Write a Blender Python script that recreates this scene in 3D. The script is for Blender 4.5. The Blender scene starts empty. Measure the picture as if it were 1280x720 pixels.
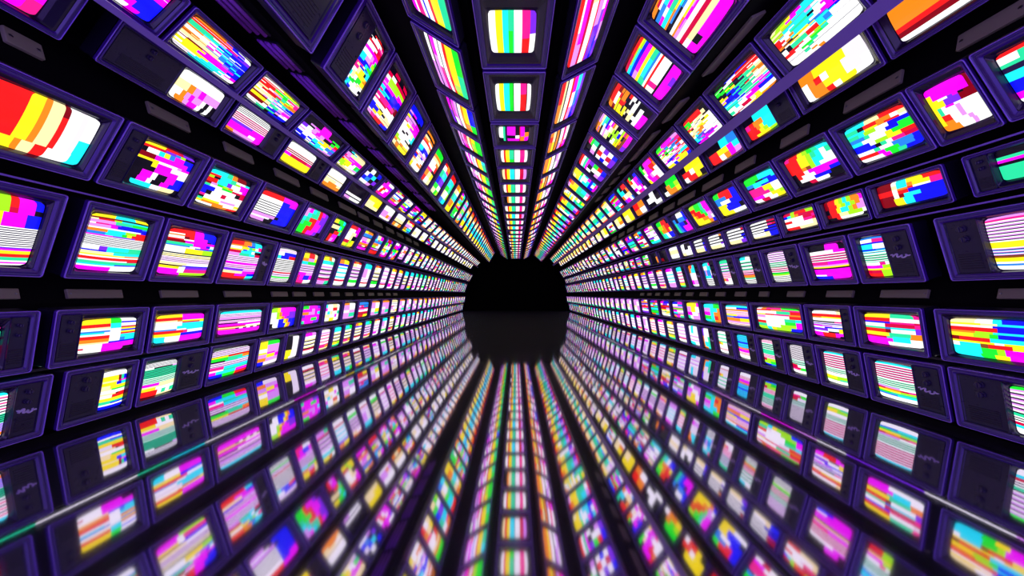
import bpy, math, random
from mathutils import Vector, Matrix

C = bpy.context.scene.collection
S = 2.5            # metres per unit of the tunnel's half width
F = 450.0          # focal length in pixels of a 1280 wide picture
VX, VY = 645.0, 368.0
HC = 0.328         # eye height above the floor in units
Z_END = 7.14       # length of the tunnel in units

# ------------------------------------------------------------------ materials
def principled(name, base, rough, metallic=0.0, spec=0.5, coat=0.0, bump=None):
    m = bpy.data.materials.new(name); m.use_nodes = True
    nt = m.node_tree; b = nt.nodes['Principled BSDF']
    b.inputs['Base Color'].default_value = (*base, 1)
    b.inputs['Roughness'].default_value = rough
    b.inputs['Metallic'].default_value = metallic
    b.inputs['Specular IOR Level'].default_value = spec
    b.inputs['Coat Weight'].default_value = coat
    b.inputs['Coat Roughness'].default_value = 0.08
    if bump:
        scale, strength, var = bump
        tc = nt.nodes.new('ShaderNodeTexCoord')
        n = nt.nodes.new('ShaderNodeTexNoise'); n.inputs['Scale'].default_value = scale
        n.inputs['Detail'].default_value = 4
        nt.links.new(tc.outputs['Object'], n.inputs['Vector'])
        bp = nt.nodes.new('ShaderNodeBump'); bp.inputs['Strength'].default_value = strength
        bp.inputs['Distance'].default_value = 0.002
        nt.links.new(n.outputs['Fac'], bp.inputs['Height'])
        nt.links.new(bp.outputs['Normal'], b.inputs['Normal'])
        r = nt.nodes.new('ShaderNodeMapRange')
        r.inputs['To Min'].default_value = max(0.02, rough - var); r.inputs['To Max'].default_value = rough + var
        nt.links.new(n.outputs['Fac'], r.inputs['Value'])
        nt.links.new(r.outputs['Result'], b.inputs['Roughness'])
    return m

M_CAB = principled('cabinet_plastic', (0.010, 0.007, 0.026), 0.38, spec=0.4, bump=(60, 0.15, 0.08))
M_HIGHLIGHT_RAIL = principled('highlight_and_rail_lilac', (0.38, 0.19, 0.95), 0.22, spec=0.8)  # bright frame-edge highlights put into the colour; thin rails share it
M_RAIL = principled('rail_lilac', (0.30, 0.18, 0.66), 0.35, spec=0.6)
M_FRAME = principled('frame_plastic', (0.060, 0.012, 0.27), 0.18, spec=0.7, bump=(35, 0.08, 0.07))
M_BEZEL = principled('bezel_plastic', (0.016, 0.007, 0.048), 0.20, spec=0.6, bump=(50, 0.1, 0.06))
M_PANEL = principled('panel_plastic', (0.014, 0.008, 0.060), 0.30, spec=0.5, bump=(30, 0.2, 0.10))
M_KNOB = principled('knob_plastic', (0.03, 0.02, 0.075), 0.25, spec=0.6)
M_GRILLE = principled('grille_plastic', (0.016, 0.010, 0.045), 0.4)
M_BADGE = principled('badge_lilac', (0.75, 0.62, 1.0), 0.30, spec=0.6)
M_SHELL = principled('shell_black', (0.0022, 0.0018, 0.004), 0.75, spec=0.08, bump=(8, 0.2, 0.1))
M_END = principled('end_black', (0.001, 0.001, 0.0015), 0.95, spec=0.0)
M_PLATE = principled('plate_grey', (0.34, 0.30, 0.22), 0.55, spec=0.3, bump=(40, 0.1, 0.1))
M_RIDGE = principled('ridge_purple', (0.42, 0.06, 0.85), 0.32, spec=0.6, bump=(40, 0.1, 0.08))
M_STEEL = principled('screw_steel', (0.35, 0.32, 0.4), 0.35, metallic=1.0)

def emission_attr(name, strength, rough):
    m = bpy.data.materials.new(name); m.use_nodes = True
    nt = m.node_tree; b = nt.nodes['Principled BSDF']
    a = nt.nodes.new('ShaderNodeAttribute'); a.attribute_name = 'picture'
    b.inputs['Base Color'].default_value = (0.004, 0.004, 0.006, 1)
    b.inputs['Roughness'].default_value = rough
    b.inputs['Specular IOR Level'].default_value = 0.25
    nt.links.new(a.outputs['Color'], b.inputs['Emission Color'])
    b.inputs['Emission Strength'].default_value = strength
    return m
M_SCREEN = emission_attr('screen_glow', 1.25, 0.15)
M_STRIP = emission_attr('added_strip_glow', 2.2, 0.4)  # glow of strips added for the floor reflection

def floor_mat():
    m = bpy.data.materials.new('polished_floor'); m.use_nodes = True
    nt = m.node_tree; b = nt.nodes['Principled BSDF']
    b.inputs['Base Color'].default_value = (0.030, 0.022, 0.065, 1)
    b.inputs['Roughness'].default_value = 0.6
    g = nt.nodes.new('ShaderNodeBsdfGlossy')
    g.inputs['Color'].default_value = (0.78, 0.70, 0.88, 1)
    tc = nt.nodes.new('ShaderNodeTexCoord')
    n = nt.nodes.new('ShaderNodeTexNoise'); n.inputs['Scale'].default_value = 1.6; n.inputs['Detail'].default_value = 3
    nt.links.new(tc.outputs['Object'], n.inputs['Vector'])
    r = nt.nodes.new('ShaderNodeMapRange')
    r.inputs['To Min'].default_value = 0.035; r.inputs['To Max'].default_value = 0.075
    nt.links.new(n.outputs['Fac'], r.inputs['Value'])
    nt.links.new(r.outputs['Result'], g.inputs['Roughness'])
    mx = nt.nodes.new('ShaderNodeMixShader'); mx.inputs['Fac'].default_value = 0.85
    nt.links.new(b.outputs['BSDF'], mx.inputs[1]); nt.links.new(g.outputs['BSDF'], mx.inputs[2])
    nt.links.new(mx.outputs['Shader'], nt.nodes['Material Output'].inputs['Surface'])
    return m
M_FLOOR = floor_mat()

# ------------------------------------------------------------------ mesh collector
class MB:
    def __init__(self):
        self.v, self.f, self.m, self.c, self.sm = [], [], [], [], []
    def face(self, idx, mi=0, col=None, smooth=False):
        self.f.append(tuple(idx)); self.m.append(mi); self.c.append(col); self.sm.append(smooth)
    def quad(self, pts, mi=0, col=None):
        b = len(self.v); self.v.extend(pts); self.face(range(b, b + len(pts)), mi, col)
    def loops(self, loops, mi=0, cap0=False, cap1=False, smooth=False):
        b = len(self.v); n = len(loops[0])
        for l in loops: self.v.extend(l)
        for k in range(len(loops) - 1):
            for i in range(n):
                j = (i + 1) % n
                self.face((b + k*n + i, b + k*n + j, b + (k+1)*n + j, b + (k+1)*n + i), mi, None, smooth)
        if cap0: self.face([b + i for i in reversed(range(n))], mi)
        if cap1:
            e = b + (len(loops) - 1) * n
            self.face([e + i for i in range(n)], mi)
    def box(self, x0, x1, y0, y1, z0, z1, bev=0.0, mi=0):
        hx, hy = (x1-x0)/2, (y1-y0)/2; cx, cy = (x0+x1)/2, (y0+y1)/2
        r = min(hx, hy) * 0.15 if bev else 0.0001
        self.loops([rrect(hx, hy, r, z0, cx, cy), rrect(hx, hy, r, z1 - bev, cx, cy),
                    rrect(hx - bev, hy - bev, r, z1, cx, cy)], mi, True, True)
    def build(self, name, mats, parent=None, mat4=None):
        me = bpy.data.meshes.new(name)
        vs = [tuple(mat4 @ Vector(p)) for p in self.v] if mat4 is not None else self.v
        me.from_pydata(vs, [], self.f)
        for m in (mats if isinstance(mats, (list, tuple)) else [mats]): me.materials.append(m)
        me.polygons.foreach_set('material_index', self.m)
        me.polygons.foreach_set('use_smooth', self.sm)
        if any(c is not None for c in self.c):
            at = me.attributes.new('picture', 'FLOAT_COLOR', 'CORNER')
            buf = []
            for p, c in zip(self.f, self.c):
                buf.extend(((*(c or (0, 0, 0)), 1.0)) * len(p))
            at.data.foreach_set('color', buf)
        me.update()
        o = bpy.data.objects.new(name, me); C.objects.link(o)
        if parent is not None: o.parent = parent
        return o

def rrect(hx, hy, r, z, cx=0.0, cy=0.0, n=3):
    r = min(r, hx*0.98, hy*0.98); out = []
    for (sx, sy, a0) in ((1, 1, 0), (-1, 1, 90), (-1, -1, 180), (1, -1, 270)):
        for k in range(n + 1):
            a = math.radians(a0 + 90.0 * k / n)
            out.append((cx + sx*(hx - r) + r*math.cos(a), cy + sy*(hy - r) + r*math.sin(a), z))
    return out

# ------------------------------------------------------------------ pictures on the screens
PAL = {'W': (1, 1, 1), 'e': (1, .84, .42), 'y': (1, .82, .01), 'o': (.92, .24, .01), 'r': (.86, .01, .01),
       'x': (.22, 0, .005), 'R': (.62, 0, .05), 'n': (.95, .01, .28), 'm': (.92, .0, .92), 'l': (.74, .28, .92),
       'p': (.20, .02, .80), 'b': (.004, .006, .95), 'B': (.02, .22, .80), 'c': (.01, .80, .92), 't': (.02, .72, .34),
       'g': (.01, .86, .03), 'G': (.38, .90, .01), 'd': (.012, .006, .05), 'k': (.003, .002, .008),
       's': (.86, .78, .88), 'O': (.24, .06, .01)}
CNAME = {'W': 'white', 'e': 'cream', 'y': 'yellow', 'o': 'orange', 'r': 'red', 'x': 'dark red', 'R': 'crimson',
         'n': 'pink', 'm': 'magenta', 'l': 'lilac', 'p': 'purple', 'b': 'blue', 'B': 'sky-blue', 'c': 'cyan',
         't': 'teal', 'g': 'green', 'G': 'lime', 's': 'pale grey', 'O': 'brown'}

def parse(spec, glitch=True):
    bands = []
    for part in spec.split(';'):
        part = part.strip()
        if not part: continue
        h, body = part.split(); h = float(h)
        if body[0] == '#':
            cols = body[1:].rstrip('0123456789'); n = int(body[1+len(cols):])
            n = round(n*1.6) | 1
            ws = [.85 if cols[i % len(cols)] in 'kd' else 1.0 for i in range(n)]
            for i in range(n): bands.append((h*ws[i]/sum(ws), cols[i % len(cols)]))
        else:
            bands.append((h, body))
    if len(spec) > 60 and glitch:
        q = random.Random(spec); out = []
        for h, s in bands:
            if h >= .9 and len(set(s)) > 2 and q.random() < .75:
                sh = q.choice([-1, 1, 1, 2]); a = q.uniform(.3, .6)
                s2 = s[sh:] + s[-1]*sh if sh > 0 else s[0]*(-sh) + s[:sh]
                out += [(h*a, s), (h*.10, q.choice('kkdWx'))] if q.random() < .4 else [(h*a, s)]
                out.append((h*(1 - a), s2))
            else: out.append((h, s))
        bands = out
    t = sum(b[0] for b in bands)
    return [(h/t, s) for h, s in bands]

def two_colours(bands):
    area = {}
    for h, s in bands:
        for ch in s: area[CNAME.get(ch)] = area.get(CNAME.get(ch), 0) + h/len(s)
    area.pop(None, None)
    o = sorted(area, key=lambda c: -area[c])
    return (o + o)[:2] if o else ['black', 'black']

def picture(mb, bands, hx, hy, z0, bulge, cx, cy, flip, mi=0, far=False):
    """bulged CRT glass with rounded corners; bands from the upper edge (v=+1) down"""
    r = 0.16
    def halfw(v):
        a = max(0.0, abs(v) - (1 - r)) / r
        return 1 - r*0.8*(1 - math.sqrt(max(0.0, 1 - a*a)))
    def P(u, v):
        w = halfw(v)
        x = u*w*(1 - 0.02*v*v); y = v*(1 - 0.03*u*u)
        return (cx + x*hx, cy + y*hy, z0 + bulge*(1 - u*u)*(1 - v*v))
    step = 1.2 if far else 0.34
    v = 1.0
    for h, s in bands:
        if flip: s = s[::-1]
        v1 = v - 2*h
        vs_ = [v]
        while vs_[-1] > v1 + 1e-6:
            st = 1.2 if far else (.06 if abs(vs_[-1]) > .72 or abs(vs_[-1] - .1) > .72 else .2)
            vs_.append(max(v1, vs_[-1] - st))
        if len(vs_) > 2 and vs_[-2] - vs_[-1] < .01: del vs_[-2]
        nv = len(vs_) - 1
        segs, i = [], 0
        while i < len(s):
            j = i
            while j < len(s) and s[j] == s[i]: j += 1
            segs.append((-1 + 2*i/len(s), -1 + 2*j/len(s), s[i])); i = j
        for a, b, ch in segs:
            nu = max(1, math.ceil((b - a)/step))
            base = len(mb.v)
            for q in range(nv + 1):
                vv = max(-1.0, vs_[q])
                for k in range(nu + 1): mb.v.append(P(a + (b - a)*k/nu, vv))
            for q in range(nv):
                for k in range(nu):
                    i0 = base + q*(nu+1) + k; i1 = i0 + nu + 1
                    mb.face((i0, i1, i1+1, i0+1), mi, PAL[ch], True)
        v = v1

# ------------------------------------------------------------------ the rows of the tunnel
# name, side (-1 left, +1 right), A (outer / lower edge), B (upper / inner edge), ref coordinate of the k list, k list, pitch, depth
ROWS = [
 ('L1', -1, (1.045, -.312), (1.020, -.176), 1.020, [1.33, 1.76, 2.14, 2.62, 3.12, 3.50, 3.80, 4.12, 4.42, 4.70, 5.0, 5.33], .345, .080),
 ('L2', -1, (1.000, -.161), (.980, -.034), .980, [1.25, 1.715, 2.2, 2.67, 3.27, 3.76, 4.22], .45, .080),
 ('L3', -1, (1.000, .035), (.943, .208), 1.00, [1.3, 1.73, 2.165, 2.65, 3.2, 3.58, 3.95], .365, .080),
 ('L4', -1, (.920, .243), (.842, .379), .920, [1.35, 1.89, 2.42, 2.92, 3.55, 4.1, 4.5], .42, .080),
 ('L5', -1, (.880, .488), (.818, .577), .880, [1.1, 1.82, 2.69, 3.32, 4.05, 4.57], .60, .080),
 ('L6', -1, (.760, .540), (.684, .616), .760, [1.6, 2.24, 2.88, 3.51, 4.37, 5.0, 5.6], .55, .055),
 ('L8', -1, (.520, .610), (.400, .815), .610, [2.4, 3.45, 4.39, 5.32, 6.21], .80, .080),
 ('L9', -1, (.300, .770), (.158, .680), .770, [1.9, 2.9, 3.88, 4.7, 5.4, 6.1], .75, .060),
 ('T', 1, (.092, .680), (-.103, .680), .680, [2.62, 3.58, 4.68, 5.47, 6.33, 7.25], .90, .075),
 ('R1', 1, (1.045, -.310), (1.020, -.171), 1.020, [1.42, 1.87, 2.32, 2.695, 3.02, 3.36, 3.73, 4.08], .34, .080),
 ('R2', 1, (1.000, -.155), (.980, -.034), .980, [1.45, 1.95, 2.39, 2.80, 3.45, 3.94, 4.39], .43, .080),
 ('R3', 1, (1.000, .030), (.957, .173), 1.00, [1.4, 1.90, 2.325, 2.73, 3.165, 3.546], .345, .080),
 ('R4', 1, (.970, .204), (.940, .289), .970, [1.35, 1.785, 2.237, 2.61, 3.0, 3.42, 3.79, 4.15, 4.48], .36, .080),
 ('R5', 1, (.930, .322), (.849, .448), .930, [1.25, 1.63, 1.89, 2.36, 2.88, 3.38, 3.9, 4.43], .50, .080),
 ('R6', 1, (.860, .535), (.804, .634), .860, [1.5, 2.146, 2.8, 3.46, 4.13, 4.76], .63, .080),
 ('R7', 1, (.740, .580), (.644, .695), .740, [1.6, 2.2, 2.96, 3.77, 4.44, 5.29, 5.99, 6.6], .65, .050),
 ('R8', 1, (.500, .630), (.340, .770), .630, [2.7, 3.61, 4.44, 5.2, 6.0], .75, .080),
 ('R9', 1, (.260, .740), (.145, .680), .680, [2.6, 3.77, 4.98, 5.95], 1.0, .060),
]
ORD = ['first', 'second', 'third', 'fourth', 'fifth', 'sixth', 'seventh', 'eighth', 'ninth', 'tenth', 'eleventh', 'twelfth',
       'thirteenth', 'fourteenth', 'fifteenth', 'sixteenth', 'seventeenth', 'eighteenth', 'nineteenth', 'twentieth',
       'twenty-first', 'twenty-second', 'twenty-third', 'twenty-fourth', 'twenty-fifth', 'twenty-sixth', 'twenty-seventh',
       'twenty-eighth', 'twenty-ninth', 'thirtieth', 'thirty-first', 'thirty-second', 'thirty-third', 'thirty-fourth',
       'thirty-fifth', 'thirty-sixth', 'thirty-seventh', 'thirty-eighth', 'thirty-ninth', 'fortieth', 'forty-first', 'forty-second', 'forty-third', 'forty-fourth']
ROWTEXT = {'T': "in the ceiling's middle row"}
for i_, n_ in enumerate(['L1', 'L2', 'L3', 'L4', 'L5', 'L6', 'L8', 'L9']): ROWTEXT[n_] = f'in {ORD[i_]} row up on left'
for i_, n_ in enumerate(['R1', 'R2', 'R3', 'R4', 'R5', 'R6', 'R7', 'R8', 'R9']): ROWTEXT[n_] = f'in {ORD[i_]} row up on right'

FLIP = {'T', 'R8', 'R9'}
# screen margins inside the frame: near end, far end, lower (A) edge, upper (B) edge, as fractions
MARG = {'L1': (.10, .08, .09, .17), 'L2': (.13, .08, .15, .21), 'L3': (.09, .05, .08, .13), 'L4': (.10, .08, .12, .16),
        'L5': (.14, .14, .12, .02), 'L6': (.09, .06, .02, .13), 'L8': (.10, .09, .11, .12), 'L9': (.05, .05, .14, .12),
        'T': (.27, .21, .20, .16), 'R1': (.16, .08, .09, .15), 'R2': (.09, .05, .13, .17), 'R3': (.16, .08, .09, .13),
        'R4': (.08, .08, .20, .11), 'R5': (.09, .09, .14, .16), 'R6': (.11, .09, .16, .02), 'R7': (.07, .07, .02, .16),
        'R8': (.10, .10, .10, .11), 'R9': (.05, .05, .16, .15)}
# control panel at one end of single sets: (row, index): (end, share of the length)
PANEL = {('L1', 0): ('far', .23), ('L1', 1): ('near', .42), ('L1', 2): ('far', .36),
         ('R1', 0): ('far', .40), ('R1', 1): ('near', .30), ('R1', 2): ('near', .30), ('R1', 3): ('near', .28),
         ('R1', 4): ('near', .28), ('R1', 5): ('near', .28), ('R1', 6): ('near', .26), ('R1', 7): ('near', .26),
         ('R3', 0): ('far', .30), ('R3', 1): ('near', .37), ('R3', 3): ('near', .30), ('R3', 4): ('near', .30),
         ('R3', 5): ('near', .28), ('R3', 6): ('near', .26), ('R3', 7): ('near', .26), ('R3', 8): ('near', .26),
         ('L5', 1): ('near', .46), ('L8', 0): ('far', .62), ('L8', 1): ('near', .34), ('L3', 3): ('far', .16), ('L2', 0): ('far', .15),
         ('L4', 1): ('near', .16), ('R6', 2): ('near', .30), ('L5', 2): ('far', .24), ('L5', 3): ('far', .22), ('L2', 1): ('near', .20),
         ('R2', 2): ('near', .16), ('R4', 0): ('far', .18)}
BADGE = {('L1', 0), ('L1', 2), ('R1', 1), ('R1', 2), ('R1', 3), ('R1', 4), ('R1', 5), ('R1', 6), ('R1', 7), ('R3', 1), ('R3', 3), ('R3', 4),
         ('R3', 5), ('R3', 6), ('R3', 7), ('L3', 3)}

WB = '1 WWWWWbbbb;.5 kkkkkbbbb;'
SPEC = {
'L1': ['1 c;6 #WnWd8;3 #td5;3 #lB6;1 o;1 W',
 '2 W;1 s;3 yyyyyyxtb;1 eeeeeeRmm;2 yyyyyybbcc;2 eeeyyyyy;1 eeegggg;2 W;1 eeeeexrr;2 ssssrrrr;2 y;1 t;1 tttbbb;1 W;2 b',
 '3 #Wd5;1 WWkkkkl;6 #td7;4 #Wtd6;2 mmmmeeee;1 e;2 yyyWWWW;3 rrrrWtWt;1 rrrreeee',
 '4 #Wkl6;1 yyrrr;2 ggtto;1 kkttcc;3 #lWk4;2 nncccc;1 WWtttt;2 mcccmm;2 bbggrr',
 '2 yyggg;2 yylll;2 WWlll;1 yymml;2 llyym;2 oolll;2 bbssss', '6 kkss;3 yyss;1 yysss'],
'R1': ['1 g;8 #lWk9;1 t;2 #Wk3;1 R;1 c;2 W', '1 c;8 #Wnk11;4 #Wtk7;1 lllWW;1 RooRn;1 yyyGG;1 gtt;1 Bc;2 W',
 '1 c;9 #Wnk11;3 #tWk5;2 W;2 yyyGGG;1 GGGtt;2 W', '10 #sk13;3 #tsk4;2 RRsss;1 RRRgg;1 nngg;2 W',
 '2 #sn4;5 #stk6;3 t;3 #sn4;2 RGGG;2 GGgg;1 bbBB', '4 #cB5;1 b;3 #Bc3;1 o;2 m;2 #WR4;2 W',
 '8 #sWt5;2 oyss;3 s;1 #Rs3;2 W', '6 pssss;4 ossstt;4 occctt;1 ooct', '5 scss;6 #sWl4;2 ccss'],
'L2': ['1 n;1 k;2 t;1 O;2 t;5 r;2 k',
 '2 yyyyyggWWW;1 yyyyyggbbb;2 rrrrrccWWW;1 eeeeeccRRR;1 WWWWWssyyy;1 BBBBBWWbbb;1 ccccsWWyyy;1 WWWWWWWrrr;2 rrrrrWWccc;2 oooooWWBcc;1 eeeeebbbbb;2 WWWWmmmmmm;1 RWWWmmmmmm;2 WWWWmmmmkk',
 '2 yyyyymmmmm;2 rrrrrmmmmm;1 eeeeoyyyyy;1 WWWWWRRRRy;2 sssssccccc;2 WWWWcccccc;1 BBBBWWcccc;2 rrrrrrnWWWW;2 yyyyybbbbb;2 ccWWWmmmmm;2 ccWWWmmmmm',
 '2 c;3 #Wlk6;2 l;1 k;2 #Wmk3;1 kkWWW;2 m;1 RRRWW;1 e;1 ooookWkWkWk;4 m',
 '3 GGymmmmmm;3 WWGommmppp;2 WWGyompppp;3 WWWbbyobbb;3 kWWbbbyobb',
 '2 ggmmmp;2 mmmlmm;2 oollmc;2 pmmmmm;2 mmmggm;2 tmmmpp', '2 cWWeeW;2 mWWrrW;2 WceWWt;2 eeWWmW;2 WWyyWW'],
'R2': ['2 eeeWWcbbbbb;1 yyyyeecccccc;1 WWWWWbbbbbb;2 rrrrrrbbbbbb;1 oooGGcccccc;2 yyyGGgbbbbbb;2 xrrrrccccccc;1 yyyyyWyyyyy;2 WcccOrrryyyyy;3 ccccggGmmmmmm;2 ccccggyymmmmmm',
 '2 yyyyyttttn;2 rrrrrWWWWs;1 bbbbbnnnnR;2 WWWWRRRRRn;1 ttttBccccp;2 rrrrxWWWWp;2 yyyyyttttoo;1 RRRRtcccoo;2 mmmmmcccWW;2 mmmmWWWWWW',
 '2 WWWWWe;2 r;1 ooyyyy;2 W;1 kkkn;2 #Wpk3;1 mmllWW;1 WWbbb;2 pppWWy;1 WWWkky;2 mmrrrmm;1 mmrrrmk',
 '1 sonnnggg;1 rrroonnn;2 WWWWWtttrr;1 yyrrnnnoo;2 llWWWssrr;2 WWWWWWttc;2 rrWWWWggm;2 ttsWWGGGm;2 GGcyGGGbb',
 '1 c;1 WWbb;1 o;2 #Wlo4;1 yyll;1 Bbb;2 oooyy;1 l;1 #Wr2', '2 cccgg;2 llcco;2 mmcoo;2 ggcro;1 cctoo', '2 yyym;3 llyyWW;2 mmWWl;2 tWlll'],
'L3': ['6 ccgGGGrmmb;3 cggGGGRmmk;5 cggyyymmmbb;3 ccGGyymmmbb;12 #Wd11;1 p;1 m;2 y;2 r;2 t;1 W;1 m;1 W',
 '2 yyycccyy;1 xxxxkkkk;1 errGcccc;2 lllltttggg;1 WnnmpbbbbB;2 lllmbbbbb;1 WWWWWWWWb;2 ooocccGGrr;2 BBBcccgyrrr;1 mmmmpppprr;7 #Wd9;3 WWpccctt;1 bbbctttt;2 eeeecccc;1 yyyyyoo;1 W;2 r;1 ssssR;2 t;1 cccbb;1 W;3 mmmmmWWWW',
 '3 rrrrrmmbbb;1 WWWrrmmbbb;1 ooorrmmbbb;2 WWWxrmmmbb;1 rrrWWmmmkb;2 xxxmmmmmm;2 tttttmmmbW;1 BBBBWWmmc;1 WWWWWbbbb;4 WWWyyyGG;1 k;3 #Wyd4;4 #lWk6;2 eeeWWW;1 kkkbbbb;2 yyyWpppp;3 mmmWnnnn;2 mmmGGGG',
 '3 rrrooBcc;1 oooobbcn;2 WWWyytGWn;1 yyybcccc;2 RRRcccWkk;2 llltttccRR;5 #lWk7;2 m;3 #Wmk4;2 pppplll;2 eeeemmm;2 rrrmmmbb;2 rrrrrrcc',
 '2 #Wl3;2 Wbb;2 cbbrr;8 #Wk9;1 R;2 #Wlk3;1 g;2 #Wk3', '3 yyrre;2 oolly;2 ccggg;5 #lsk6;2 mmll;3 nmbbm;2 nnWW',
 '2 yyoW;2 cct;1 W;7 #lsk5;1 n;2 llt'],
'R3': ['1 l;1 n;10 #Wlk11;3 yyyWW;4 #WlkB6;1 O;2 y;1 W;1 B;2 W',
 '1 B;2 WWnn;1 b;3 cccWWW;1 bbbBB;2 #cWk3;5 #Wtk7;2 WWWnW;2 mmmmGG;1 y;2 RRRRGGG;2 rrrrGGG',
 '4 kkkkmmmk;2 WWWWWmm;6 #Wnk7;2 nnnmmm;1 l;1 y;1 k;4 m;1 WWmmmm;2 bbbmmm', '7 #lWk9;3 #tWk4;4 #nWk5;1 g;1 GG;4 #Wk5',
 '2 cW;8 #sWtk8;3 #nsk4;2 o;1 t;3 #Wk3', '2 t;6 #lstk8;4 #sn5;2 onss;2 W', '2 ccn;3 sscc;4 BlBBs;2 cccp;5 #Wk5', '2 orcc;3 occ;5 s;3 mll;1 W'],
'L4': ['2 nrrrrryyoeexWWsWW;3 rrrrrryyoeerWWsWW;3 rrrrrryyoeerWWscc;2 rrrrryyoeerrWWWWcc',
 '1 yyyrrRpp;1 rrrRppBGkk;2 kWWcyBmmbb;2 xxxmmmmmmmb;1 yyyyWWWWlmm;2 kkkymmmWWWW;2 kkkkmmmmmWW;3 kkmmWkkmmbb;2 kkmmWkkmmbbb;2 kccccWWeeek',
 '2 ccctoxxk;1 rrcctWWc;1 GkcctGmm;2 rrccpWWmm;1 xlgGoWWm;1 tWWggRRR;2 bbWWWWkR;2 bkWWRWWWs;1 nWWWWWss;1 kWWWlllW;1 tyyyWWWy;1 yooooWWe;1 WWWooorr',
 '3 rrrrrmmmm;2 WWWWWbbmm;' + WB*6 + '2 lllllkbbb;1 WWWWkbbbb;2 lllkkbbbb',
 '2 lmctrmp;2 lcttrpp;2 ctrrmpp;2 tggrmmp;2 ggrrmmp;2 ggrmmpk', '2 yyggc;1 kkkgg;2 eeecg;1 kkkgG;2 kkrrt;2 krmmk;2 krlmk',
 '2 rrRm;2 eWWmm;2 WWeem;3 WWekk;2 RRGy;2 yyGyy'],
'R4': ['2 kkkkccc;1 ttttBB;1 mmmmbb;1 k;4 tttttgg;1 t', '2 xxxWccyyyrrr;2 xxxeccoyyynn;1 rrrWoorWWWnn;2 rrrWrrbbbbbb;2 xxxWxcccbbbb;4 xxxyyccbbbbbb',
 '4 xrryGcGoom;3 xrryGcGol;4 krryccGoll;3 xrreeGGGW;2 kkrWWWWWk', '2 RRGrrrGG;2 bcGoRRRR;2 WWWWWRRn;2 rrWWsnnR;3 WWWWWWe;2 rrreeee',
 '1 WWWWRR;1 k;1 WWWWnR;.7 k;1 WWWWbb;.7 k;1 WWWbbb;.5 k;2 WWWebb;1 eeeebb', '1 WWWWR;.7 k;1 WWWWW;.7 k;1 WWWb;.7 k;1 WWWWb;2 eeeepp',
 '1 WWWo;.7 k;1 WWWk;.7 k;1 WWWW;.7 k;1 WWWp;2 eeeW', '1 WWWk;.7 k;1 WWWb;.7 k;1 WWWp;2 eeeb', '2 Wkk;2 WkW;2 WWW;2 eWW', '2 W;3 e;3 W', '2 kkk;3 kkk;2 xkk', '2 kkk;3 kko'],
'R5': ['2 rr;4 Wttt;2 ttd;3 d;5 ccccB;7 b;4 m;3 W',
 '3 mmmmmmmmx;3 ymmmmmmmx;1 yyWWpmkxx;3 yyypppxxx;1 ytWmmWWWWW;3 ytWWWlWWWW;3 yrrWWlWWWW;2 yooWWWlWWW;3 ooooWWWlWWW',
 '2 ccceerrr;2 ttkrrooWe;1 cccyyorrW;2 ttcGGWWbbb;2 BBBtWWWbbgg;2 ccWWWWyggg;2 bbbWGGyyrr;2 bbbbktWnnRR;2 WWWtWWBBBb;2 rrrmggBBb;2 WWWmgtbb',
 '2 nrryGgtcc;3 rrryyGtcWt;3 rrryyGccWW;2 rrroOGcWWW;2 krrWmmmmmm;2 krWWWmmmbb;2 kWWWbbbkk;2 kkRWWkk',
 '3 ggggcccc;1 gggddbbc;2 BBccccbb;1 ddccbbbb;3 nnnnyyWW;2 nnnnnGWW;2 mmmWWyyG;2 WWRRWWyy',
 '4 grrb;3 BBrb;3 BWWbb;2 yybbb;4 yybbbk;3 yyWW', '3 GGggtmm;3 rrggtmm;3 orrrgtmm;3 yorrrgll;3 yyyoolW;3 yyyyob',
 '3 ddWWb;3 BdBBb;3 tBbbdm;4 tBbmmm', '3 ggrrk;3 GGorr;3 goory;4 tcWbb'],
'L5': ['6 pbbmm;4 pbbmm;5 bbbbbbmmn', '6 W;5 eeolmlll;4 WWolmllWkWk;3 WoolmmWkWk', '4 #Wk4;6 #Wkn8;2 pppmm;3 m;2 mmmWm;2 olllm',
 '6 W;4 #WRk4;3 mRRRn;7 y', '8 W;4 #Wek3;3 eeeWW;3 eooe;4 o', '8 k;2 W;1 k;2 lWW', '6 y;5 eeyy;4 e;3 k', '5 W;3 ls;4 llol;2 W', '4 W;3 e;1 k;3 oeo'],
'L6': ['3 WWnnn;2 mmmmBlmm;2 bWWmmBmm;3 bbWWbbbb;2 mmmbbbbb;3 mmmmmmmbb;2 WWWWWWmb',
 '1 oooobbWW;2 rrrrnbpW;1 ttttWmbpp;2 ttttccbbb;1 oooeWcBWb;2 WWWmcBBbb;1 ooemWBcbb;1 xeooeBBBb;2 eeeeeBbcb;1 WxxxmmmBb;3 Wyyymmmmmb;2 WyyyycccWm;2 sssccccWW',
 '1 WWWyyygy;2 rrrrrgggn;1 WrrryggWn;1 rrWlltgyn;2 eerrrtyoo;1 WWeebttb;2 yeeelWcbb;1 xxxtlWWll;2 yyyettlmm;2 xxxxWbblW;2 WWWWttkbb',
 '3 kkkmmkkk;2 klmmmkgg;2 pWlmlkkgr;1 WWmlyymm;2 lWWWcyyB;2 bWbccWBp;1 WbbWccll',
 '2 kceeee;3 lleeeeee;2 nlmmmmmn;2 rrllmmm;2 ryyymWgg;3 GGyyWWgt;2 GGGyWWll;2 WGeeeeW', '3 kWkb;3 sbck;3 bBkp;2 WWlk', '2 kmWW;3 mmmp;2 WrWm;3 WrWmm;2 nmm'],
'R6': ['6 o;4 ooooWW;3 oooooWee;3 rrrrrrWe;3 xxxxxWWW;3 WWWWWWe', '6 ooyyyyss;4 WorWyysss;4 WooyyyssW;3 WoorWyyWW',
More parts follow.
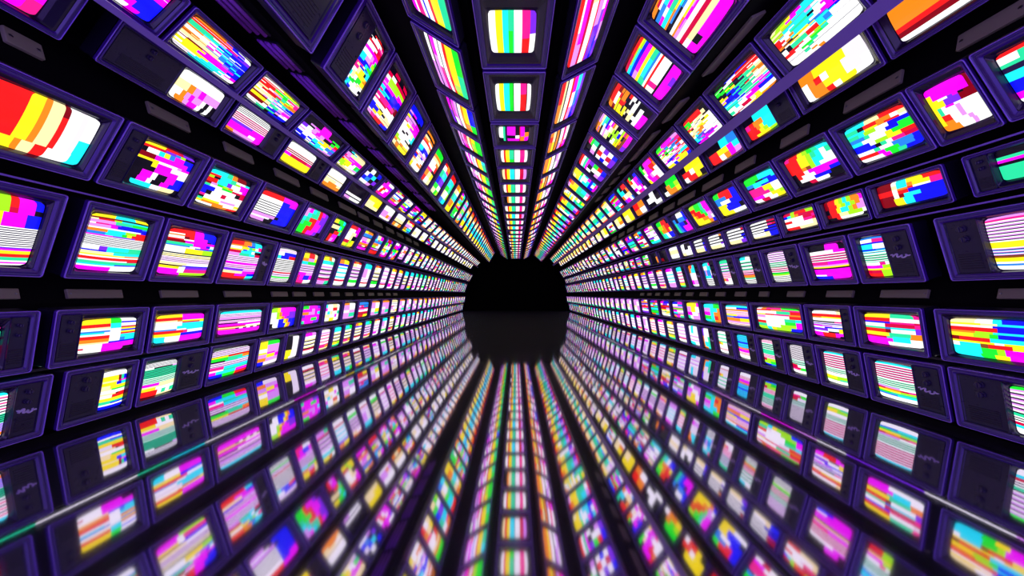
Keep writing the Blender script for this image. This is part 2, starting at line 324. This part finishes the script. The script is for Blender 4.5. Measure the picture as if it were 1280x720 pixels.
 '6 kkccc;4 nroocc;3 rrroyccc;3 rrryGcc;2 ryyG', '5 kkcB;3 rryymc;3 rrWoml', '4 kyyy;3 rrWyy;3 Wrryk', '4 kgg;3 kogG;3 Wooy', '3 kWk;3 WWk;2 kW', '4 ro;3 oW', '3 y;4 ey'],
'R7': ['4 krkW;4 W', '2 eGGymmcccmm;2 eeGGcccclWW;1 WrcWccccWWm;1 rWWtttkWmmm;2 rrWoccccWWmmm;1 oOkyyyBBmmbb;1 kWyeWWcccbbb;2 WktttrrcBWWW;1 WrrrWWGGcWWW;2 rrWWsggtWWWW;2 sWWWtWWWWWWW;2 WWsWoWWWWWWW',
 '1 kkkkbbx;2 ggkssrrrr;1 gggkkrrWr;2 kgykdtteW;2 ykbbttteoo;1 WmbbttkrWW;2 ybbbbtttWe;2 ccBbtttmmc;1 ttcWWmmmcB;2 WWcWWmmmbbb;2 tWWRReyWWW;1 WRWWyyo',
 '2 rrrrrrkk;2 ggrrrrek;2 rggWeeek;1 rrWekWeW;1 rreWekyW;2 ykWeeyyW;1 WeeeoyyWW;1 eeeoooWWW;2 oecooWWWW;2 WcBBpWWWW;2 cBmppmWW;2 bmmmmWW',
 '2 gmml;2 GGmmBn;2 gWngsBBr;1 yGkggWBW;2 WWGWnlrW;1 #Wr2;2 Wmbbprcc;2 WWmyyrr;2 yybyyyb', '3 gkmmmr;3 gemmrro;2 WWmmmrWW;3 WmmlWWWW;3 ymmnWW',
 '2 rgkkbb;2 orWmmb;3 WeWmpb;2 mmWWmk;2 WnmW', '3 tkrr;3 ccko;3 oWee;3 pmmWB'],
'L8': ['1 k', '1 kkrx;2 kkWWWn;1 rRRRR;2 WWWWRr;1.5 m;2 WWWlmg;2 ccllmGG;2.5 ccbbbcg;1.5 nnnebbcc;1.5 nneyykcc;2 WWeyyyyo;2 ceWggyy;1.5 WWggWeW;1.5 BcWWWWk;1 cbWWs',
 '2 kRkR;1 k;2 RWRRR;2 WGGGGG;2 mGGGmm;2 lmmmmb;2 cbbbbb;2 nccbbbx;2 nnnmnx;2 WnnRRW;2 W;2 bykeeW;2 bbyWee;2 Wlnrrb',
 '3 b;2 lmbk;3 yllmm;2 RWymm;2 WWsWec;2 WWkWWc;2 sWWWWk;2 GWWWes;3 oeoyy', '1 o;1 k;1 eo;1 oW;1 r;2 WWe;2 cbb;2 BbWl;2 rebW;2 oeWo;2 yWWW',
 '2 g;1 o;1 e;1 Wo;2 WWr;1 nk;2 oey;2 rWe', '1 ro;1 Wo;1 Wn;3 tcc;3 bpp;2 gW;2 eegG', '2 r;3 ccct;2 gt;3 eWWG;2 Bc', '2 ooy;2 eW;3 tcc;3 ooy;2 y'],
'R8': ['2 rrRoo;1 yyWWk;2 ccbcBB;1.5 BbnmWm;2 ccttcc;1 yoyoo;2 bbcBBk;1.5 W;1 oyyoo;1.5 Wlmml;2 WWWWs;2 R;2.5 eeeeeW;3 mmmmkm;2 m',
 '1.5 rrRR;1.5 yGGc;1.5 b;2 mmml;1.5 y;2 tcct;1 BBBBt;1 W;1 r;4 WWWWnW;1 k;2.5 m;2 mpmm', '2 rrro;1.5 xWWx;3 oryyy;2 kkrkky;2 WWkkek;2 kWWWee;1.5 kkkWk;2 kWWWW;3 kkmmmm',
 '1 lo;1 eob;1 ck;1 tWW;1 bl;2 WmWe;2 oeGk;2 kkGGW;2 WbGy;2 nkoO;2 mmp', '1 nk;1 gk;2 tWl;1 kk;2 WrW;2 pWb;2 WRW;2 bpp', '1 r;1 W;1 t;1 m;2 pkW;2 gWk;2 rWl;2 bp'],
}
TSP = ['3 W;3 y;2.5 c;2 ttggg;.5 t;3.5 W;3.5 nnnrr;2.5 ppWW', '2 W;2.5 y;3 c;2 g;.4 k;3.5 W;3.3 nrr;.4 k;2 W', '2 WWWk;1 t;1 d;4 mmkm;2 kkWm;.5 R;2 mmmoo;2 kom',
       '1.5 W;1 r;2 y;2.4 ttg;.3 k;3 W;2.5 n;1.5 W']
TGEN = ['1.5 W;1 r;1.8 y;2.6 t;.3 k;2.6 W;2 n;1.6 W', '1.2 e;1.2 r;1.6 y;2.4 c;.3 k;2.6 W;2 R;1.6 l', '1.6 k;1 o;1.6 e;2.4 t;.3 k;2.6 W;2 n;1.6 s']
L9G = ['4 ccttt;4 y;1.5 r;2.5 WWWW;1 b;1.5 W;3 mmmn;1 W;2 lm', '4 ggtt;4 yyyG;1.8 r;2 W;.6 k;2 Wn;2.5 mll;1 k;2 Wl', '4 bbg;3 yyo;1.6 o;2 W;.8 k;1.6 l;2 mmW;1 k;2 mp',
       '5 g;3 yGG;1.5 or;2 eW;.6 k;2.5 n;2 lm;1 k;2 l']
R9G = ['2 r;1 Wl;2.2 mml;1.4 R;3 eWWWW;.7 r;2.4 llpp;1.5 Wpb;1.5 mmlp', '2 ro;1 e;.7 k;2 W;1.2 r;2 mWl;2 cBb;1.6 pp', '2 oroo;1.5 ey;.7 k;1.4 o;1 k;2 WWl;1.6 nr;2 WWm',
       '3 oo;1.5 y;.7 r;2.5 W;1 k;2 lW;2 sl']

rnd = random.Random(11)
def pale(row):
    tops = ['2 yyo;1 W', '2 ccg;1 t', '1 ror;2 eW', '2 mml;1 W', '3 c', '2 oy;1 b', '2 s;1 l']
    mids = ['8 #lsk6', '8 #Wsl5', '7 #scW5', '9 #snW6', '7 #sek5', '6 ls;3 #Wl3']
    bots = ['2 mms;1 W', '2 yyG;1 t', '2 W;1 c', '2 nno;1 e', '3 l', '2 gg;2 W', '1 R;2 W']
    return rnd.choice(tops) + ';' + rnd.choice(mids) + ';' + rnd.choice(bots)
def mix(vivid):
    cs = 'WWWeyrnmmlpbBctgGoRs' if vivid else 'WWWWssseelllctoynk'
    out = []
    for _ in range(rnd.randint(6, 10)):
        n = rnd.randint(1, 3); s = ''
        for _ in range(n): s += rnd.choice(cs) * rnd.randint(2, 4)
        out.append(f'{rnd.uniform(.8, 2.4):.2f} {s}')
        if rnd.random() < .3: out.append('.5 k')
    return ';'.join(out)
def radial(vivid):
    cs = 'WWeyymcctgobr' if vivid else 'WesylctGno'
    return ';'.join(f'{rnd.uniform(.8, 2.2):.2f} ' + ''.join(rnd.choice(cs) * rnd.randint(1, 2) for _ in range(rnd.randint(1, 3))) for _ in range(rnd.randint(7, 10)))

FARSP = {'L8': '1 r;1.5 o;2 e;2 c;.6 B;2 c;2.5 y;1 oe', 'R8': '1 r;1.5 oy;2 y;2.5 t;2 ct;2 lp;1 Rr', 'R7': '1 o;2 e;2.5 t;1.5 cB;2 e;1 r',
         'L6': '1 o;2 eW;2 W;2 cs;1.5 s;1 o', 'L5': '1 k;2 W;2 es;1 W', 'R6': '1 k;2 ey;2 eo;1 W', 'L2': '1 o;3 lW;2 sl;2 lt;1 l', 'R2': '1 l;3 ls;2 el;2 Wl;1 t'}
def spec_for(row, i):
    if row == 'T': return TSP[i] if i < len(TSP) else rnd.choice(TGEN)
    if row == 'L9': return L9G[i % len(L9G)] if i < 5 else rnd.choice(L9G[1:])
    if row == 'R9': return R9G[i % len(R9G)] if i < 4 else rnd.choice(R9G[1:])
    sp = SPEC[row]
    if i < len(sp): return sp[i]
    if row in FARSP and rnd.random() < min(1.0, .35 + .12*(i - len(sp))):
        return ';'.join(f'{float(b.split()[0])*rnd.uniform(.7, 1.35):.2f} ' + (b.split()[1] if rnd.random() < .75 else b.split()[1][0] + rnd.choice('Wsely')) for b in FARSP[row].split(';'))
    if row in ('L1', 'R1', 'L3', 'R3'): return pale(row)
    if row in ('L8', 'R8'): return radial(i < 10)
    return mix(i < len(sp) + 4)

# ------------------------------------------------------------------ one television
def W3(side, p, z):
    return Vector((side * p[0] * S, z * S, (p[1] + HC) * S))

def frame_of(row, side, A, B, z0, z1):
    a0, b0 = W3(side, A, z0), W3(side, B, z0)
    a1 = W3(side, A, z1)
    ev = (b0 - a0).normalized()
    eu = Vector((0, 1, 0)) if side < 0 else Vector((0, -1, 0))
    en = eu.cross(ev)
    c = (a0 + b0) / 2; c.y = (z0 + z1) / 2 * S
    m = Matrix(((eu.x, ev.x, en.x, c.x), (eu.y, ev.y, en.y, c.y), (eu.z, ev.z, en.z, c.z), (0, 0, 0, 1)))
    return m, (z1 - z0) * S, (b0 - a0).length

def pix(p):
    return VX + F * p.x / p.y, VY - F * (p.z - HC * S) / p.y

def openings(row, i, side, L, H, zc):
    """inner rectangle of the frame, the screen bay and the panel bay, all (x0, x1, y0, y1); u=+x"""
    slim = 1.0 - .45 * min(1.0, max(0.0, (zc - 1.3) / 1.6))     # the sets farther in have slimmer frames
    rim = 0.052 * min(L, H) / 0.45 * 0.82 * slim
    near_is_low = side < 0            # low u is the near end on the left, the far end on the right
    mn, mf, ma, mb_ = [v * slim for v in MARG[row]]
    x0, x1, y0, y1 = -L/2 + rim, L/2 - rim, -H/2 + rim, H/2 - rim
    pan = PANEL.get((row, i)); pb = None
    bay = [x0, x1, y0, y1]
    if pan:
        w = pan[1] * L
        low = (pan[0] == 'near') == near_is_low
        if low: pb = (x0, x0 + w, y0, y1); bay[0] = x0 + w
        else: pb = (x1 - w, x1, y0, y1); bay[1] = x1 - w
        mn, mf = min(mn, .09), min(mf, .09)
    lo, hi = (mn, mf) if near_is_low else (mf, mn)
    bl = bay[1] - bay[0]
    k = rim / L
    sx0 = bay[0] + max(lo - k, .03) * bl; sx1 = bay[1] - max(hi - k, .03) * bl
    sy0 = -H/2 + max(ma * H, rim + .004); sy1 = H/2 - max(mb_ * H, rim + .004)
    return rim, bay, pb, (sx0, sx1, sy0, sy1)

def geo_cabinet(mb, L, H, D, mi=0):
    hx, hy = L/2 - .003, H/2 - .003
    mb.loops([rrect(hx*.72, hy*.72, .02, -D), rrect(hx*.80, hy*.80, .02, -D*.92), rrect(hx, hy, .012, -D*.55), rrect(hx, hy, .012, -.027)], mi, True, False)

def geo_frame(mb, L, H, rim, mi=0, simple=False):
    q = rim / 0.052
    prof = [(.008, -.004), (.012, -.010), (.022, -.012), (.026, -.007), (.030, -.005), (.038, -.005), (.042, -.008), (.052, -.016)]
    if simple: prof = [(.008, -.004), (.015, -.011), (.026, -.006), (.038, -.005), (.052, -.016)]
    k = max(q, .6)
    mb.loops([rrect(L/2 - a*q, H/2 - a*q, .012, z*k) for a, z in [(0, -.030), (0, -.006)]], mi)
    mb.loops([rrect(L/2 - a*q, H/2 - a*q, max(.012 - a*q*.1, .005), z*k) for a, z in prof], mi)

def geo_highlight_bead(mb, L, H, rim, mi=0):  # lilac bead that paints the bright highlight along the frame edge
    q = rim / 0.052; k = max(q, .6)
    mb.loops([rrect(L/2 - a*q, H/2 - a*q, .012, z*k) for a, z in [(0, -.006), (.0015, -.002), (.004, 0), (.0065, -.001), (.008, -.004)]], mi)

def geo_bezel(mb, bay, sc, mi=0, near=True):
    bx, by = (bay[1]-bay[0])/2, (bay[3]-bay[2])/2; bcx, bcy = (bay[0]+bay[1])/2, (bay[2]+bay[3])/2
    sx, sy = (sc[1]-sc[0])/2, (sc[3]-sc[2])/2; scx, scy = (sc[0]+sc[1])/2, (sc[2]+sc[3])/2
    r = min(sx, sy)
    def lerp(t, grow):
        return (bx + (sx - bx)*t + grow, by + (sy - by)*t + grow, bcx + (scx - bcx)*t, bcy + (scy - bcy)*t)
    L = []
    for t, z, rr in ((0, -.012, .01), (.18, -.013, .012), (.75, -.024, r*.14), (1, -.032, r*.17), (1, -.040, r*.17)):
        hx, hy, cx, cy = lerp(t, 0)
        L.append(rrect(hx, hy, rr, z, cx, cy, 4))
    mb.loops(L, mi)
    hx, hy, cx, cy = lerp(1, 0)
    e = len(mb.v); mb.v.extend(rrect(hx, hy, r*.17, -.040, cx, cy, 4)); mb.face(range(e, len(mb.v)), mi)

def geo_picture(mb, bands, sc, flip, mi=0, far=False):
    hx, hy = (sc[1]-sc[0])/2, (sc[3]-sc[2])/2
    picture(mb, bands, hx*.985, hy*.985, -.034, min(.022, .09*hy), (sc[0]+sc[1])/2, (sc[2]+sc[3])/2, flip, mi, far)

def knob_mb(cx, cy, r, h, z):
    mb = MB(); n = 20
    def ring(rad, zz, wave=0.0):
        return [(cx + rad*(1 + wave*(k % 2))*math.cos(2*math.pi*k/n), cy + rad*(1 + wave*(k % 2))*math.sin(2*math.pi*k/n), zz) for k in range(n)]
    mb.loops([ring(r*1.2, z), ring(r*1.2, z + h*.2), ring(r, z + h*.25, .08), ring(r*.94, z + h*.9, .08), ring(r*.8, z + h)], 0, False, True)
    mb.box(cx - r*.12, cx + r*.12, cy - r*.7, cy + r*.7, z + h, z + h*1.25, .0005)
    return mb

def television(row, i, side, A, B, z0, z1, D, label, group, bands):
    m, L, H = frame_of(row, side, A, B, z0, z1)
    rim, bay, pb, sc = openings(row, i, side, L, H, (z0 + z1)/2)
    root = bpy.data.objects.new('crt_television', None); C.objects.link(root)
    root.empty_display_size = 0.1
    root.matrix_world = m
    root['label'] = label; root['category'] = 'television'; root['group'] = group
    mb = MB(); geo_cabinet(mb, L, H, D*S); mb.build('cabinet', M_CAB, root)
    mb = MB(); geo_frame(mb, L, H, rim); mb.build('front_frame', M_FRAME, root)
    mb = MB(); geo_highlight_bead(mb, L, H, rim); mb.build('highlight_bead', M_HIGHLIGHT_RAIL, root)
    mb = MB(); geo_bezel(mb, bay, sc); mb.build('screen_surround', M_BEZEL, root)
    mb = MB(); geo_picture(mb, bands, sc, row in FLIP); s = mb.build('screen', M_SCREEN, root)
    s['label'] = 'glowing screen with a glitched picture of coloured stripes'
    if pb:
        x0, x1, y0, y1 = pb; w, h = x1 - x0, y1 - y0
        mb = MB(); g = min(w, h)*.03
        mb.loops([rrect(w/2, h/2, .004, -.014, (x0+x1)/2, (y0+y1)/2), rrect(w/2 - .001, h/2 - .001, .004, -.008, (x0+x1)/2, (y0+y1)/2),
                  rrect(w/2 - g, h/2 - g, .006, -.008, (x0+x1)/2, (y0+y1)/2), rrect(w/2 - g*1.6, h/2 - g*1.6, .006, -.013, (x0+x1)/2, (y0+y1)/2)], 0, False, True)
        panel = mb.build('control_panel', M_PANEL, root)
        cx = (x0 + x1)/2; r = min(w*.12, h*.06)
        for ky in (.84, .65):
            knob_mb(cx, y0 + h*ky, r, .016, -.013).build('knob', M_KNOB, panel)
        mb = MB(); n = 7
        for k in range(n):
            yy = y0 + h*(.10 + .26*k/(n-1)); mb.box(x0 + w*.16, x1 - w*.16, yy - h*.010, yy + h*.010, -.013, -.0095, .0008)
        mb.build('speaker_grille', M_GRILLE, panel)
        if (row, i) in BADGE:
            # a wavy handwritten-looking emblem, its glint put into the pale lilac colour
            mb = MB(); n = 34; yb = y0 + h*.47; pts = []
            for k in range(n + 1):
                t = k/n
                x = x0 + w*(.14 + .72*t) + w*.05*math.sin(t*26)
                y = yb + h*.030*math.sin(t*23 + 1) * (1.2 - .5*t) + h*.02*math.sin(t*7)
                pts.append((x, y))
            th = h*.013
            for (xa, ya), (xb, yb2) in zip(pts, pts[1:]):
                d = Vector((xb-xa, yb2-ya)); nn = Vector((-d.y, d.x)).normalized()*th if d.length else Vector((0, th))
                b = len(mb.v)
                for zz in (-.013, -.0075):
                    mb.v.extend([(xa-nn.x, ya-nn.y, zz), (xb-nn.x, yb2-nn.y, zz), (xb+nn.x, yb2+nn.y, zz), (xa+nn.x, ya+nn.y, zz)])
                mb.face((b+4, b+5, b+6, b+7)); mb.face((b, b+1, b+5, b+4)); mb.face((b+2, b+3, b+7, b+6)); mb.face((b+1, b+2, b+6, b+5)); mb.face((b+3, b, b+4, b+7))
            bd = mb.build('emblem', M_BADGE, root); bd['label'] = 'pale lilac scribbled emblem'
    return root

# ------------------------------------------------------------------ lay out every television
GAPF = {('R3', 1): .12, ('L3', 1): .09, ('L5', 1): .09, ('L8', 1): .10, ('L8', 0): .08, ('R5', 2): .02, ('R4', 1): .09, ('R4', 0): .07, ('R2', 1): .06, ('L2', 1): .06, ('L1', 1): .06}
sets = []
for (row, side, A, B, ref, ks, pitch, D) in ROWS:
    k = list(ks)
    while (k[-1] + pitch) * ref * F / 1000 < Z_END: k.append(k[-1] + pitch)
    shown = 0
    for i in range(len(k) - 1):
        p = k[i+1] - k[i]
        g0 = GAPF.get((row, i), .025) * p; g1 = GAPF.get((row, i+1), .025) * p
        z0 = (k[i] + g0) * ref * F / 1000; z1 = (k[i+1] - g1) * ref * F / 1000
        q = [pix(W3(side, P, z)) for P, z in ((A, z0), (A, z1), (B, z1), (B, z0))]
        area = 0.5 * abs(sum(q[a][0]*q[(a+1) % 4][1] - q[(a+1) % 4][0]*q[a][1] for a in range(4)))
        def P_(u, v):
            a, b_ = W3(side, A, z0 + (z1 - z0)*u), W3(side, B, z0 + (z1 - z0)*u)
            return pix(a + (b_ - a)*v)
        seen = any(0 <= x <= 1280 and 0 <= y <= 720 for x, y in (P_(u/8, v/8) for u in range(9) for v in range(9)))
        bands = parse(spec_for(row, i), row in ('L6', 'R7', 'L8', 'R8'))
        if not seen: continue
        shown += 1
        sets.append(dict(row=row, i=i, side=side, A=A, B=B, z0=z0, z1=z1, D=D, area=area, bands=bands, n=shown - 1, q=q))
sets.sort(key=lambda s: -s['area'])
one, rest = sets[:296], sets[296:]
for s in one:
    a, b = two_colours(s['bands'])
    pic = f'TV with {a} and {b} picture' if a != b else f'TV with {a} picture'
    if (s['row'], s['i']) == ('L8', 0): pic = 'TV with dark control panel showing'
    label = f"{pic}, {ORD[s['n']]} from front {ROWTEXT[s['row']]}"
    television(s['row'], s['i'], s['side'], s['A'], s['B'], s['z0'], s['z1'], s['D'], label, 'televisions ' + ROWTEXT[s['row']], s['bands'])

mb = MB()
for s in rest:
    m, L, H = frame_of(s['row'], s['side'], s['A'], s['B'], s['z0'], s['z1'])
    rim, bay, pb, sc = openings(s['row'], s['i'], s['side'], L, H, (s['z0'] + s['z1'])/2)
    t = MB()
    geo_cabinet(t, L, H, s['D']*S, 0); geo_frame(t, L, H, rim, 1, True); geo_highlight_bead(t, L, H, rim, 4); geo_bezel(t, bay, sc, 2)
    geo_picture(t, s['bands'], sc, s['row'] in FLIP, 3, True)
    b = len(mb.v); mb.v.extend(tuple(m @ Vector(p)) for p in t.v)
    for f, mi, c, sm in zip(t.f, t.m, t.c, t.sm): mb.face([b + x for x in f], mi, c, sm)
far = mb.build('far_televisions', [M_CAB, M_FRAME, M_BEZEL, M_SCREEN, M_HIGHLIGHT_RAIL])
far['kind'] = 'stuff'; far['label'] = 'tiny televisions crowding round the dark far end of the tunnel'; far['category'] = 'televisions'

# ------------------------------------------------------------------ the tunnel itself
def back_pt(row, which, extra=.006):
    for (r, side, A, B, ref, ks, pitch, D) in ROWS:
        if r == row:
            d = Vector((B[0]-A[0], B[1]-A[1])).normalized()
            n = Vector((d.y, -d.x))
            P = A if which == 'A' else B
            return (P[0] + n.x*(D + extra), P[1] + n.y*(D + extra))
def shell_poly(pts, side, name):
    mb = MB(); z0, z1 = -.25, Z_END + .05
    for p, q in zip(pts, pts[1:]):
        a, b = W3(side, p, z0), W3(side, q, z0); c, d = W3(side, q, z1), W3(side, p, z1)
        mb.quad([tuple(a), tuple(b), tuple(c), tuple(d)])
    o = mb.build(name, M_SHELL); o['kind'] = 'structure'
    return o
def bp(r): return [back_pt(r, 'A'), back_pt(r, 'B')]
LP = [(1.15, -HC)] + bp('L1') + bp('L2') + bp('L3') + bp('L4') + bp('L5') + [(.78, .705)] + bp('L8')
RP = [(1.15, -HC)] + bp('R1') + bp('R2') + bp('R3') + bp('R4') + bp('R5') + bp('R6') + [(.735, .775)] + bp('R8')
shell_poly(LP, -1, 'wall_left'); shell_poly(RP, 1, 'wall_right')
lt = [(-p[0], p[1]) for p in [LP[-1]] + bp('L9')] + [(-.10, .765), (.09, .765)] + [back_pt('R9', 'B'), back_pt('R9', 'A'), RP[-1]]
shell_poly(lt, 1, 'ceiling')
mb = MB(); zz = Z_END + .05
ring = [W3(-1, p, zz) for p in LP] + [W3(1, p, zz) for p in lt[1:-1]] + [W3(1, p, zz) for p in reversed(RP)]
c = (0, zz*S, HC*S)
for a, b in zip(ring, ring[1:] + ring[:1]): mb.quad([c, tuple(a), tuple(b)])
o = mb.build('wall_back', M_END); o['kind'] = 'structure'
mb = MB(); mb.quad([(-1.2*S, -.3*S, 0), (1.2*S, -.3*S, 0), (1.2*S, (Z_END + .1)*S, 0), (-1.2*S, (Z_END + .1)*S, 0)])
mb.quad([(-1.2*S, -.3*S, -.05), (-1.2*S, (Z_END + .1)*S, -.05), (1.2*S, (Z_END + .1)*S, -.05), (1.2*S, -.3*S, -.05)])
o = mb.build('floor', M_FLOOR); o['kind'] = 'structure'

for side, name in ((-1, 'baseboard_left'), (1, 'baseboard_right')):
    mb = MB()
    pr = [(1.052, -HC), (1.052, -.3155), (1.145, -.3155), (1.145, -HC)]
    mb.loops([[tuple(W3(side, p, z)) for p in pr] for z in (-.2, Z_END)], 0, True, True)
    o = mb.build(name, M_SHELL); o['kind'] = 'structure'

# ------------------------------------------------------------------ plates in the gaps between rows
def on_shell(pts, slope):
    for p, q in zip(pts, pts[1:]):
        f0, f1 = p[1] - slope*p[0], q[1] - slope*q[0]
        if f0 <= 0 < f1 or f1 <= 0 < f0:
            t = f0/(f0 - f1)
            yield (p[0] + (q[0]-p[0])*t, p[1] + (q[1]-p[1])*t), Vector((q[0]-p[0], q[1]-p[1])).normalized()
def gap_items(name, pts, side, slope, spans, half, build, text, group, cat, by_x=True):
    P, d = list(on_shell(pts, slope))[-1 if slope > .9 else 0]
    for j, (ka, kb) in enumerate(spans):
        z0, z1 = ka*P[0]*F/1000, kb*P[0]*F/1000
        a = (P[0] - d.x*half, P[1] - d.y*half); b = (P[0] + d.x*half, P[1] + d.y*half)
        m, L, H = frame_of('', side, a, b, z0, z1)
        m = m @ Matrix.Translation((0, 0, .004))
        root = bpy.data.objects.new(name, None); C.objects.link(root); root.matrix_world = m
        root['label'] = text.format(ORD[j]); root['category'] = cat; root['group'] = group
        build(root, L, H)
def plate(root, L, H):
    mb = MB(); mb.box(-L/2, L/2, -H/2, H/2, 0, .018, .003); mb.build('mount_plate', M_PLATE, root)
    for sx in (-1, 1):
        mb = MB(); n = 10; cx = sx*(L/2 - min(L, H)*.25); r = H*.10
        ring = lambda rad, z: [(cx + rad*math.cos(2*math.pi*k/n), rad*math.sin(2*math.pi*k/n), z) for k in range(n)]
        mb.loops([ring(r, .018), ring(r, .0195), ring(r*.7, .0205)], 0, False, True); mb.build('screw', M_STEEL, root)
def ridges(root, L, H):
    mb = MB(); mb.box(-L/2, L/2, -H/2, H/2, 0, .012, .003); mb.build('mount_plate', M_CAB, root)
    for k in range(3):
        y = (-.30 + .30*k)*H; mb = MB(); n = 8; r = H*.085
        ring = lambda x: [(x, y + r*math.cos(2*math.pi*q/n), .014 + r*math.sin(2*math.pi*q/n)) for q in range(n)]
        mb.loops([ring(-L/2 + .01), ring(L/2 - .01)], 0, True, True, True); mb.build('ridge', M_RIDGE, root)
def ext(lst, pitch, frac, n):
    while len(lst) < n:
        a = lst[-1][0] + pitch; lst.append((a, a + pitch*frac))
    return lst
gap_items('mounting_plate', LP, -1, .0, ext([(1.38, 1.60), (1.77, 2.02), (2.24, 2.50), (2.73, 3.0), (3.26, 3.48), (3.57, 3.78)], .365, .55, 14), .0115, plate,
          'grey mounting plate at eye level on left wall, {} from front', 'grey plates below the third row on left', 'bracket')
gap_items('mounting_plate', RP, 1, .0, ext([(1.50, 1.65), (1.93, 2.18), (2.36, 2.56), (2.76, 2.93), (3.15, 3.27), (3.46, 3.63)], .345, .5, 14), .0115, plate,
          'grey mounting plate at eye level on right wall, {} from front', 'grey plates below the third row on right', 'bracket')
gap_items('mounting_plate', LP, -1, .505, ext([(1.55, 1.68), (2.16, 2.43), (2.73, 3.02), (3.30, 3.66), (3.88, 4.22), (4.5, 4.95)], .55, .62, 12), .016, plate,
          'grey mounting plate between fourth and fifth rows on left, {} from front', 'grey plates below the fifth row on left', 'bracket')
gap_items('mounting_plate', RP, 1, .562, ext([(1.55, 1.80), (2.06, 2.42), (2.72, 3.0), (3.33, 3.62), (3.85, 4.26), (4.45, 4.9)], .58, .62, 12), .017, plate,
          'grey mounting plate between fifth and sixth rows on right, {} from front', 'grey plates below the sixth row on right', 'bracket')
gap_items('mounting_plate', RP, 1, 1.165, ext([(2.55, 3.1), (3.3, 4.2), (4.75, 5.35), (5.7, 6.4)], .75, .6, 9), .020, plate,
          'dim mounting plate between seventh and eighth rows on right, {} from front', 'plates above the seventh row on right', 'bracket')
gap_items('ridged_plate', LP, -1, 1.025, ext([(2.35, 3.12), (3.2, 3.62), (3.68, 4.6), (4.68, 5.5), (5.6, 6.25), (6.35, 7.1)], .85, .85, 9), .034, ridges,
          'ridged purple plate between sixth and seventh rows on left, {} from front', 'ridged purple plates on left', 'bracket')

# ------------------------------------------------------------------ long rails
def rail(side, pts, label, mat, name='steel_rail'):
    mb = MB(); z0, z1 = .30, Z_END - .02
    mb.loops([[tuple(W3(side, p, z)) for p in pts] for z in (z0, z1)], 0, True, True)
    o = mb.build(name, mat); o['label'] = label; o['category'] = 'rail'
def flat(side, slope0, slope1, x, dirx, diry, t, label):
    # a flat bar lying in front of the lower frame edges of a row
    p = (x, x*slope0); k = (x*slope1 - p[1]) / (diry - slope1*dirx); q = (p[0] + dirx*k, p[1] + diry*k)
    n = Vector((diry, -dirx)).normalized()*t
    if n.x > 0: n = n
    rail(side, [p, q, (q[0] + n.x, q[1] + n.y), (p[0] + n.x, p[1] + n.y)], label, M_RAIL, 'flat_rail')
flat(-1, .696, .717, .750, -.69, .72, .008, 'flat lilac rail along the bottom of the sixth row of TVs on left')
flat(1, .758, .812, .738, -.64, .77, .008, 'broad flat purple rail along the bottom of the seventh row of TVs on right')
def thin(side, x, y, label):
    r = .0022
    rail(side, [(x + r*math.cos(a), y + r*math.sin(a)) for a in [math.pi/4*k for k in range(8)]], label, M_HIGHLIGHT_RAIL)
thin(-1, .952, .2225, 'thin pale rail between the third and fourth rows of TVs on left')
thin(1, .968, .1895, 'thin pale rail between the third and fourth rows of TVs on right')
thin(1, .945, .3030, 'thin pale rail between the fourth and fifth rows of TVs on right')

# ------------------------------------------------------------------ glow strips added under the second rows to draw a floor reflection line
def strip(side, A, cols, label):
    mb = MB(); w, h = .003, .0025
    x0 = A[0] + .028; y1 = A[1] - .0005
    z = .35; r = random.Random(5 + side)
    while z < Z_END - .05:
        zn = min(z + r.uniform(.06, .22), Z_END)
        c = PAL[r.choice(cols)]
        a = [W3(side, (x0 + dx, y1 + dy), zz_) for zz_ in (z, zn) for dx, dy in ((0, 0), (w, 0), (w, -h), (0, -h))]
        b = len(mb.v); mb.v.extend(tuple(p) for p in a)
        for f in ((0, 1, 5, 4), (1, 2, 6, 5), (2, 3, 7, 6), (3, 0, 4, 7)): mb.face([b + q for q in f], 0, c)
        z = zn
    o = mb.build('added_glow_strip', M_STRIP)
    ch = MB(); pr = [(A[0] + .0225, A[1] + .0022), (A[0] + .0245, A[1] + .0022), (A[0] + .0245, A[1] - .0038), (A[0] + .0225, A[1] - .0038)]  # unseen lip added to hide the strip from direct view
    ch.loops([[tuple(W3(side, p, q)) for p in pr] for q in (.34, Z_END - .02)], 0, True, True); ch.build('hiding_lip', M_CAB, o)
    o['label'] = label; o['category'] = 'added glow'
strip(-1, (1.0, -.161), 'WlcmWlyctW', 'thin multicoloured glow strip added for floor reflection, second row on left')
strip(1, (1.0, -.155), 'WsllppmWs', 'thin white and purple glow strip added for floor reflection, second row on right')

# ------------------------------------------------------------------ light, camera
w = bpy.data.worlds.new('ambient_fill'); bpy.context.scene.world = w; w.use_nodes = True
bg = w.node_tree.nodes['Background']
bg.inputs['Color'].default_value = (0.38, 0.26, 0.92, 1); bg.inputs['Strength'].default_value = 1.8  # purple ambient fill through the open near end, added to light the frames

cam = bpy.data.cameras.new('camera'); co = bpy.data.objects.new('camera', cam); C.objects.link(co)
co.location = (0, 0, HC*S); co.rotation_euler = (math.pi/2, 0, 0)
cam.sensor_width = 36; cam.lens = 36*F/1280
cam.shift_x = -(VX - 640)/1280; cam.shift_y = (VY - 360)/1280
cam.clip_start = 0.01
sc = bpy.context.scene; sc.camera = co
sc.view_settings.view_transform = 'Standard'; sc.view_settings.look = 'None'
sc.view_settings.exposure = 0; sc.view_settings.gamma = 1; sc.view_settings.use_curve_mapping = False
sc.cycles.max_bounces = 6; sc.cycles.glossy_bounces = 4; sc.cycles.diffuse_bounces = 3
